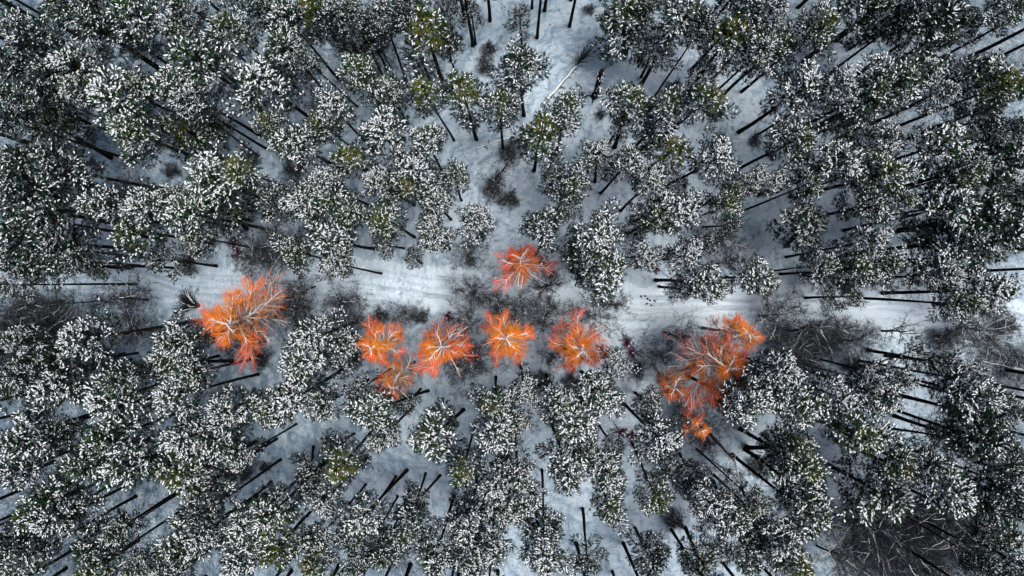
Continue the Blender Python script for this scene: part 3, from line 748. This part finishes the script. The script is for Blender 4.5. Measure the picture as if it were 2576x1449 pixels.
# broken standing snag with peeling bark and stubs
b0 = at(1495, 243); b1 = np.append(gpos(1514, 178, 10.0), 10.0)
root = empty('broken_snag', tuple(b0)); r = np.random.default_rng(12)
P = np.array([(b1 - b0) * k / 9 for k in range(10)]); P[1:, :2] += r.normal(0, .05, (9, 2))
g = Geo(); g.tube(P, np.interp(np.arange(10), [0, 1, 9], [.46, .36, .22]), 9, r.uniform(.1, .6, 10), cap=True)
link('trunk', g.mesh('snag_trunk', [M_BARK]), root)
g = Geo()
for k in range(14):
    q, d = along(P, r.uniform(.45, 1)); a = r.uniform(0, 6.28)
    e = np.array([math.cos(a), math.sin(a), .25]); g.tube([q, q + e * .6, q + e * r.uniform(.9, 1.6) + [0, 0, .1]], [.05, .03, .012], 4, .3)
link('stubs', g.mesh('snag_stubs', [M_BARK]), root)
s = Geo()
for k in range(26):
    q, d = along(P, r.uniform(.1, 1)); a = r.uniform(0, 6.28); B, BF = BLOB[k % 8]
    s.add((B * [.22, .10, .07]) @ frame(np.array([0, .3, 1.0])) + q + np.array([math.cos(a), math.sin(a), 0]) * .3, BF)
link('snow_cover', s.mesh('snag_snow', [M_SNOW_T], True), root)
g = Geo()
for k in range(6):
    a = r.uniform(0, 6.28); e = np.array([math.cos(a), math.sin(a), 0])
    g.tube([e * .3, e * .7 + [0, 0, .05], e * r.uniform(.9, 1.3)], [.14, .09, .03], 5, .2)
link('roots', g.mesh('snag_roots', [M_BARK]), root)
tag(root, 'broken standing dead trunk with stubs and patchy snow in the top clearing', 'dead trunk')

# snow covered logs
log(at(2312, 880), at(2140, 938), .2, .26, 'fallen_log', 'long snow covered log lying on the open snow at right below the lone bare tree', True, 8, 21)
log(at(1195, 376), at(1288, 345), .07, .12, 'fallen_log', 'thin pale fallen stem across the brush in the upper middle clearing', True, 4, 22)
log(at(1600, 545), at(1555, 575), .12, .12, 'fallen_log', 'short snowy log beside pines just above the middle of the photo', True, 2, 23)
log(at(1235, 465), at(1290, 395), .12, .08, 'fallen_log', 'dark fallen trunk under brush in the upper middle clearing', False, 10, 24)

# dead fallen tree with arching pale ribs at the right edge
root, P, O = log(at(2455, 905), at(2590, 935), .10, .2, 'fallen_tree', 'fallen dead tree with arching rib-like branches at the right edge', True, 0, 31, 'fallen tree')
r = np.random.default_rng(33); g = Geo(); tw = Geo(); sn = Geo()
for k in range(16):
    q, d = along(P, .05 + .9 * k / 16)
    up = unit(np.cross([0, 0, 1], d)); sgn = 1 if k % 3 else -1
    L = r.uniform(1.4, 2.8)
    Q = np.array([q + up * sgn * L * u + d * (.9 * u * u) * -1 + np.array([0, 0, .9 * math.sin(u * 2.4)]) for u in np.linspace(0, 1, 6)])
    g.tube(Q - O, np.linspace(.05, .012, 6), 4, .2)
    if k % 2: sn.tube(Q - O + [0, 0, .05], np.linspace(.05, .015, 6), 4, .5)
    for m in range(26):
        a, dd = along(Q, r.uniform(.2, 1)); E = walk(r, a, unit(dd + r.normal(0, .7, 3)), r.uniform(.3, .8), 2, .2, -.1)
        ribbon(tw, E - O, .04, r, r.uniform(0, .4))
link('branches', g.mesh('rib_branches', [M_TWIG]), root); link('twigs', tw.mesh('rib_twigs', [M_TWIG]), root); link('branch_snow', sn.mesh('rib_snow', [M_SNOW_T], True), root)

# dark bush bent over under snow, left of the large orange tree
b = at(498, 770); root = empty('bent_bush', tuple(b)); r = np.random.default_rng(41); g = Geo(); sn = Geo()
for k in range(70):
    a = r.normal(math.pi * .85, .55); L = r.uniform(1.2, 3.1)
    d = np.array([math.cos(a), math.sin(a), 0])
    Q = np.array([d * L * u + np.array([0, 0, 1.5 * math.sin(u * 2.9) * (L / 3)]) for u in np.linspace(0, 1, 7)]) + r.normal(0, .1, 3) * [1, 1, 0]
    g.tube(Q, np.linspace(.045, .015, 7), 3, r.uniform(0, .3))
    if k % 8 == 0: sn.tube(Q[1:6] + [0, 0, .05], np.array([.015, .035, .04, .035, .012]), 5, .5)
    for m in range(22):
        p, dd = along(Q, r.uniform(.2, 1)); ribbon(g, walk(r, p, unit(dd + r.normal(0, .5, 3)), r.uniform(.2, .5), 2, .2, -.1), .05, r, r.uniform(0, .3))
link('branches', g.mesh('bent_branches', [M_TWIG]), root); link('snow_cover', sn.mesh('bent_snow', [M_SNOW_T], True), root)
tag(root, 'dark bush bent over in arches under snow, left of the largest orange tree', 'bush')

# dead birch whose dark stem runs down from the smallest orange tree
b0 = at(1772, 1076); p1 = np.append(gpos(1848, 1160, 15), 15.0); p2 = np.append(gpos(1858, 1200, 17), 17.0)
root = empty('dead_tree', tuple(b0)); r = np.random.default_rng(44); g = Geo(); tw = Geo()
Q = np.array([np.zeros(3), (p1 - b0) * .35, (p1 - b0) * .7, p1 - b0, p2 - b0, p2 - b0 + np.array([-.8, -.4, .6])])
g.tube(Q, [.2, .16, .12, .09, .07, .03], 6, [.0, .0, .0, .05, .8, .9])
for k in range(26):
    q, d = along(Q, r.uniform(.4, 1)); Wk = walk(r, q, r.normal(0, 1, 3), r.uniform(.8, 2.0), 4, .25, 0); g.tube(Wk, np.linspace(.03, .008, 5), 3, r.choice([0, .1, .7]))
    for m in range(12):
        a, dd = along(Wk, r.uniform(.2, 1)); ribbon(tw, walk(r, a, unit(dd + r.normal(0, .6, 3)), r.uniform(.25, .7), 2, .2, 0), .022, r, r.uniform(.2, 1))
link('trunk', g.mesh('dead_birch', [M_BIRCH]), root); link('twigs', tw.mesh('dead_birch_twigs', [M_TWIG]), root)
tag(root, 'leaning dead tree with pale tip, its dark stem starting at the smallest orange tree', 'dead tree')

# maroon bushes
def maroon(px, py, r_, label, seed):
    b = at(px, py); root = empty('maroon_bush', tuple(b)); r = np.random.default_rng(seed); g = Geo(); lf = Geo(); s = Geo()
    R = 1.25 * r_ * H / FPX
    for k in range(34):
        a = r.uniform(0, 6.28); el = r.uniform(.3, 1.3)
        Wk = walk(r, (0, 0, 0), (math.cos(a) * math.cos(el), math.sin(a) * math.cos(el), math.sin(el)), R * r.uniform(.7, 1.25), 4, .15, 0)
        g.tube(Wk, np.linspace(.02, .006, 5), 3, .2)
        for m in range(26):
            p, d = along(Wk, r.uniform(.35, 1)); u = unit(r.normal(0, 1, 3)); w = unit(np.cross(u, r.normal(0, 1, 3)))
            p = p + r.normal(0, .06, 3); lf.add([p - w * .03, p + u * .12, p + w * .03, p - u * .03], [(0, 1, 2), (0, 2, 3)], r.uniform(0, 1))
        if k % 5 == 0:
            B, BF = BLOB[k % 8]; s.add(B * [.11, .08, .05] + Wk[-1] + [0, 0, .05], BF)
    link('stems', g.mesh('maroon_stems', [M_TWIG]), root); link('leaves', lf.mesh('maroon_leaves', [M_MAROON]), root); link('snow_cover', s.mesh('maroon_snow', [M_SNOW_T], True), root)
    tag(root, label, 'bush', 'maroon bushes')
maroon(1575, 860, 22, 'upper maroon bush of the pair between two orange trees', 61)
maroon(1594, 888, 24, 'lower maroon bush of the pair between two orange trees', 62)
maroon(1561, 1086, 20, 'larger maroon bush among the pines in the lower middle', 63)
maroon(1588, 1097, 12, 'small maroon bush just right of the larger one in the lower middle', 64)
maroon(1650, 676, 14, 'maroon bush under a snowy pine above the track', 65)
maroon(1775, 1118, 18, 'dark maroon bush below the smallest orange tree', 66)
maroon(600, 640, 20, 'maroon bush among bare twigs above the largest orange tree', 67)
maroon(1130, 795, 14, 'maroon bush above the right tree of the touching orange trio', 68)
maroon(588, 610, 16, 'dark maroon bush at a pine foot above the largest orange tree', 69)

# stones showing on the track
for k, (px, py) in enumerate([(1624, 745), (1630, 752), (1636, 756), (1628, 764), (1648, 757), (1640, 768), (1614, 746)]):
    r = np.random.default_rng(80 + k); B, BF = BLOB[k]
    g = Geo(); g.add(B * [.17, .13, .09], BF, r.uniform(0, 1, len(B)))
    b = at(px, py); o = link('stone', g.mesh('stone', [M_STONE], True)); o.location = (b[0], b[1], b[2] + .03); o.rotation_euler = (0, 0, k * 1.3)
    tag(o, 'small dark stone poking through the snow in the middle of the track', 'stone', 'stones on the track')

# ------------------------------------------------------------------ ground cover: heather, dead grass, fallen sticks
r = np.random.default_rng(90)
g = Geo()
cnt = 0
while cnt < 4600:
    px = r.uniform(-60, 2640); py = r.uniform(-60, 1510); b = gpos(px, py)
    if abs(road_dist(b[0], b[1])) < 2.6 and r.random() < .93: continue
    if float(N1(b[0] * .3 + 50, b[1] * .3)) + .5 * float(N2(b[0] * .8, b[1] * .8)) < r.uniform(-.2, .55): continue
    cnt += 1; z = gz(*b); s = r.uniform(.12, .42)
    for k in range(9):
        d = unit(np.array([r.normal(), r.normal(), r.uniform(.2, 1.0)]))
        p = np.array([b[0] + r.normal(0, s * .5), b[1] + r.normal(0, s * .5), z - .02]); w = unit(np.cross(d, r.normal(0, 1, 3))) * .022
        g.add([p - w, p + w, p + d * s], [(0, 1, 2)], r.uniform(0, 1))
o = link('heather_tufts', g.mesh('heather_tufts', [M_HEATH])); o['kind'] = 'stuff'; o['label'] = 'heather and dead grass poking through the snow'
g = Geo()
# low thicket along the track and in the brushy patches
PATCH = [(690, 660, 120), (720, 770, 90), (200, 800, 200), (330, 840, 110), (1180, 690, 90), (1190, 900, 110), (1380, 780, 130), (1500, 830, 80), (1690, 850, 90), (2010, 850, 150), (2170, 870, 70),
         (2450, 800, 120), (1830, 630, 100), (2300, 600, 110), (2240, 1360, 180), (1760, 1070, 90), (830, 240, 110), (900, 130, 120), (620, 880, 90), (860, 800, 90), (330, 480, 90), (1260, 430, 80), (1600, 800, 60), (1450, 620, 70), (1250, 140, 60), (760, 420, 80), (2050, 700, 80), (1050, 220, 90), (100, 700, 120)]
EDGE = [(120, 130, 190), (330, 90, 170), (560, 60, 150), (90, 330, 170), (300, 300, 150), (800, 60, 130), (150, 1010, 170), (90, 1200, 190), (280, 1320, 200), (500, 1400, 160), (90, 1390, 150), (420, 1150, 120),
        (2450, 1080, 190), (2500, 1280, 190), (2380, 1400, 170), (2100, 1400, 150), (2480, 560, 170), (2420, 300, 190), (2520, 90, 190), (2250, 60, 170), (2010, 60, 130), (2200, 330, 140), (2200, 1180, 120), (1900, 1330, 130),
        (750, 1400, 130), (1050, 1400, 120), (2330, 760, 90), (1000, 60, 120), (130, 620, 150)]  # edge brush, added thicker and darker to dim the frame's borders
THICK = [(90, 815, 120), (60, 880, 110), (170, 850, 90), (2010, 850, 110), (2080, 820, 80), (2250, 1370, 150), (2390, 1350, 130), (2540, 900, 90), (2480, 820, 70), (1430, 640, 42), (700, 650, 60), (750, 770, 50)]
def strands_batch(px, py, n, hi, seed, dark):
    """n stems with side twigs, each a thin tapering blade; px, py, reach arrays in picture units"""
    q = np.random.default_rng(seed)
    b = np.stack([(px - 1288) * H / FPX, -(py - 724.5) * H / FPX], -1)
    keep = np.abs(road_dist(b[:, 0], b[:, 1])) > 2.3
    b = b[keep]; n = len(b)
    p = np.concatenate([b, ground_h(b[:, 0], b[:, 1])[:, None] - .03], 1)
    def blades(p, d, L, w, a):
        n = len(p); side = np.cross(d, q.normal(0, 1, (n, 3))); side /= np.linalg.norm(side, axis=1)[:, None] + 1e-9
        m = p + d * L[:, None] * .5 + q.normal(0, .10, (n, 3)) * L[:, None]; e = m + (d + q.normal(0, .35, (n, 3))) * L[:, None] * .5
        sw = side * w[:, None]
        V = np.stack([p - sw, p + sw, m - sw * .7, m + sw * .7, e], 1).reshape(-1, 3)
        F = (np.arange(n)[:, None, None] * 5 + np.array([(0, 1, 3), (0, 3, 2), (2, 3, 4)])[None]).reshape(-1, 3)
        g.add(V, F, np.repeat(a, 5)); return m, e
    d = q.normal(0, 1, (n, 3)); d[:, 2] = q.uniform(.5, 1.6, n); d /= np.linalg.norm(d, axis=1)[:, None]
    L = q.uniform(.35, 1, n) * hi; a = np.clip(q.normal(.25 if dark else .5, .25, n), 0, 1)
    m, e = blades(p, d, L, np.full(n, .012), a)
    for k in range(4):
        u = q.uniform(0, 1, (n, 1)); dd = d + q.normal(0, .75, (n, 3)); dd /= np.linalg.norm(dd, axis=1)[:, None]
        blades(m + (e - m) * u, dd, L * q.uniform(.25, .5, n), np.full(n, .009), a)
for k, (px, py, pr) in enumerate(PATCH + EDGE + THICK):
    kind = 0 if k < len(PATCH) else (1 if k < len(PATCH) + len(EDGE) else 2)
    n = int(pr * pr / [42, 24, 7][kind])
    an = r.uniform(0, 6.28, n); q = pr * np.sqrt(r.random(n)) * r.uniform(.6, 1, n)
    strands_batch(px + q * np.cos(an), py + q * np.sin(an), n, [1.6, 2.2, 2.6][kind], 700 + k, kind > 0)
o = link('brushwood', g.mesh('brushwood', [M_TWIG])); o['kind'] = 'stuff'; o['label'] = 'grey bare brushwood thicket on the snow beside the track'

# ------------------------------------------------------------------ the wood going on beyond the picture
OCT = (np.array([(1, 0, 0), (-1, 0, 0), (0, 1, 0), (0, -1, 0), (0, 0, 1), (0, 0, -1)], float), np.array([(0, 2, 4), (2, 1, 4), (1, 3, 4), (3, 0, 4), (2, 0, 5), (1, 2, 5), (3, 1, 5), (0, 3, 5)]))
def simple_crown(seed):
    r = np.random.default_rng(seed); nd = Geo(); sn = Geo(); ph = r.uniform(0, 6.28, 2)
    for k in range(150):
        t = r.random() ** .7; a = r.uniform(0, 6.28); lb = 1 + .2 * math.sin(2 * a + ph[0]) + .15 * math.sin(3 * a + ph[1])
        rad = 2.1 * np.interp(t, [0, .2, .5, .8, 1], [.85, 1.1, 1, .7, .2]) * lb * math.sqrt(r.uniform(.08, 1))
        p = np.array([rad * math.cos(a), rad * math.sin(a), -4.4 + 5.8 * t]); d = unit(np.array([math.cos(a), math.sin(a), .2 + t]))
        T, F = NEED[k % 8]; nd.add(T[:21] * [1.7, 1.7, 1.7] @ frame(d, r.uniform(0, 6)) + p, F[:7], float(np.clip(r.normal(.3, .12), 0, 1)), 0)
        if t > .35 and r.random() < .75:
            sn.add((OCT[0] * [r.uniform(.14, .24), .08, .07]) @ frame(d * [1, 1, .4]) + p + [0, 0, .1], OCT[1])
    return nd, sn
OUT = [simple_crown(990 + k) for k in range(5)]
tg = trunk_geo(77, 3)
of = Geo()
r = np.random.default_rng(95); pts = []
feet = [gpos(*f) for f in FEET]
tries = 0
while len(pts) < 560 and tries < 60000:
    tries += 1
    x = r.uniform(-86, 86); y = r.uniform(-62, 62)
    if abs(x) < 51 and abs(y) < 29.5: continue
    if abs(road_dist(x, y)) < 4.5: continue
    if any((x - a) ** 2 + (y - b) ** 2 < 9 for a, b in pts) or any((x - a[0]) ** 2 + (y - a[1]) ** 2 < 6 for a in feet): continue
    pts.append((x, y))
    h = r.uniform(18, 21); s = r.uniform(.9, 1.25); a = r.uniform(0, 6.28); c_, s_ = math.cos(a), math.sin(a)
    Rz = np.array([[c_, -s_, 0], [s_, c_, 0], [0, 0, 1]])
    z = gz(x, y) * max(0, min(1, (74 - abs(x)) / 4)) * max(0, min(1, (45 - abs(y)) / 4))
    nd, sn = OUT[len(pts) % 5]
    of.merge(nd, Rz * s, np.array([x, y, z + h])); of.merge(sn, Rz * s, np.array([x, y, z + h]), 2)
    of.merge(tg, np.diag([1, 1, h / H0]), np.array([x, y, z]), 1)
o = link('outer_wood', of.mesh('outer_wood', [M_NEEDLE, M_BARK, M_SNOW_T])); o['kind'] = 'stuff'; o['label'] = 'snowy pine wood going on beyond the open part'

# ------------------------------------------------------------------ labels that single each tree out
MARKS = [(606, 790, 'the largest orange tree'), (1102, 872, "the orange trio's right tree"), (960, 862, "the orange trio's left tree"), (1000, 945, "the orange trio's lowest tree"),
         (1278, 850, 'the round orange tree'), (1452, 872, 'the star-shaped pink-orange tree'), (1324, 678, 'the orange tree above the track'), (1795, 925, 'the long-limbed orange tree'), (1757, 1078, 'the smallest orange tree'),
         (1505, 210, 'the broken dead trunk'), (1452, 130, 'the bushy end of the fallen tree'), (1585, 873, 'the pair of maroon bushes'), (1563, 1086, 'the lower middle maroon bush'), (2520, 915, 'the rib-branched fallen tree'),
         (2230, 905, 'the long snowy log'), (2265, 838, 'the lone bare tree'), (483, 763, 'the bent dark bush'), (1635, 757, 'the stones on the track'), (1255, 420, 'the brushy upper middle clearing'),
         (700, 1130, 'the lower left clearing'), (0, 0, "the photo's top left corner"), (2576, 0, "the photo's top right corner"), (0, 1449, "the photo's bottom left corner"), (2576, 1449, "the photo's bottom right corner"),
         (1288, 0, 'the middle of the top edge'), (1288, 1449, 'the middle of the bottom edge'), (0, 724, 'the middle of the left edge'), (2576, 724, 'the middle of the right edge'),
         (644, 0, 'the top edge quarter point'), (1932, 0, 'the top edge three-quarter point'), (644, 1449, 'the bottom edge quarter point'), (1932, 1449, 'the bottom edge three-quarter point')]
DIRS = ['right of', 'up and right of', 'above', 'up and left of', 'left of', 'down and left of', 'below', 'down and right of']
ORD = ['closest', 'second closest', 'third closest', 'fourth closest', 'fifth closest', 'sixth closest', 'seventh closest', 'eighth closest', 'ninth closest', 'tenth closest']
LOOK = {'n': 'snow-flecked green pine', 's': 'heavily snow-laden pine', 'd': 'dark nearly snowless pine', 'y': 'olive-green snowy pine', 'g': 'thin grey pine', 't': 'bare pine trunk',
        'bt': 'bare grey tree', 'bb': 'low dark bare bush'}
def sect(dx, dy): return int(round(math.atan2(-dy, dx) / (math.pi / 4))) % 8
def label_all(items, cat, group):
    taken = set()
    table = []
    for mi, (mx, my, mn) in enumerate(MARKS):
        secs = {}
        for i, it in enumerate(items):
            secs.setdefault(sect(it['x'] - mx, it['y'] - my), []).append((math.hypot(it['x'] - mx, it['y'] - my), i))
        for s, l in secs.items():
            l.sort()
            for k, (d, i) in enumerate(l[:10]): table.append((k * 90 + d, k, mi, s, i))
    table.sort(); done = set()
    for cost, k, mi, s, i in table:
        if i in done: continue
        done.add(i)
        it = items[i]
        tag(it['o'], f"{LOOK[it['look']]} {DIRS[s]} {MARKS[mi][2]}, {ORD[k]}", cat, group)
    return [i for i in range(len(items)) if i not in done]
miss = label_all(pine_list, 'pine tree', 'snowy pines of the wood')
miss += label_all([b for b in bare_list if b['look'] == 'bt'], 'bare tree', 'bare trees in the wood')
miss += label_all([b for b in bare_list if b['look'] == 'bb'], 'bush', 'low bare bushes')
for o_ in SC.objects:
    if o_.name.split('.')[0] in ('twigs', 'leaves', 'snow_cover', 'branch_snow', 'stubs', 'branches'): o_['kind'] = 'stuff'
print('outer tris', len(bpy.data.meshes['outer_wood'].polygons), 'all', sum(len(m.polygons) for m in bpy.data.meshes))
print('pines', len(pine_list), 'bare', len(bare_list), 'unlabelled', len(miss))
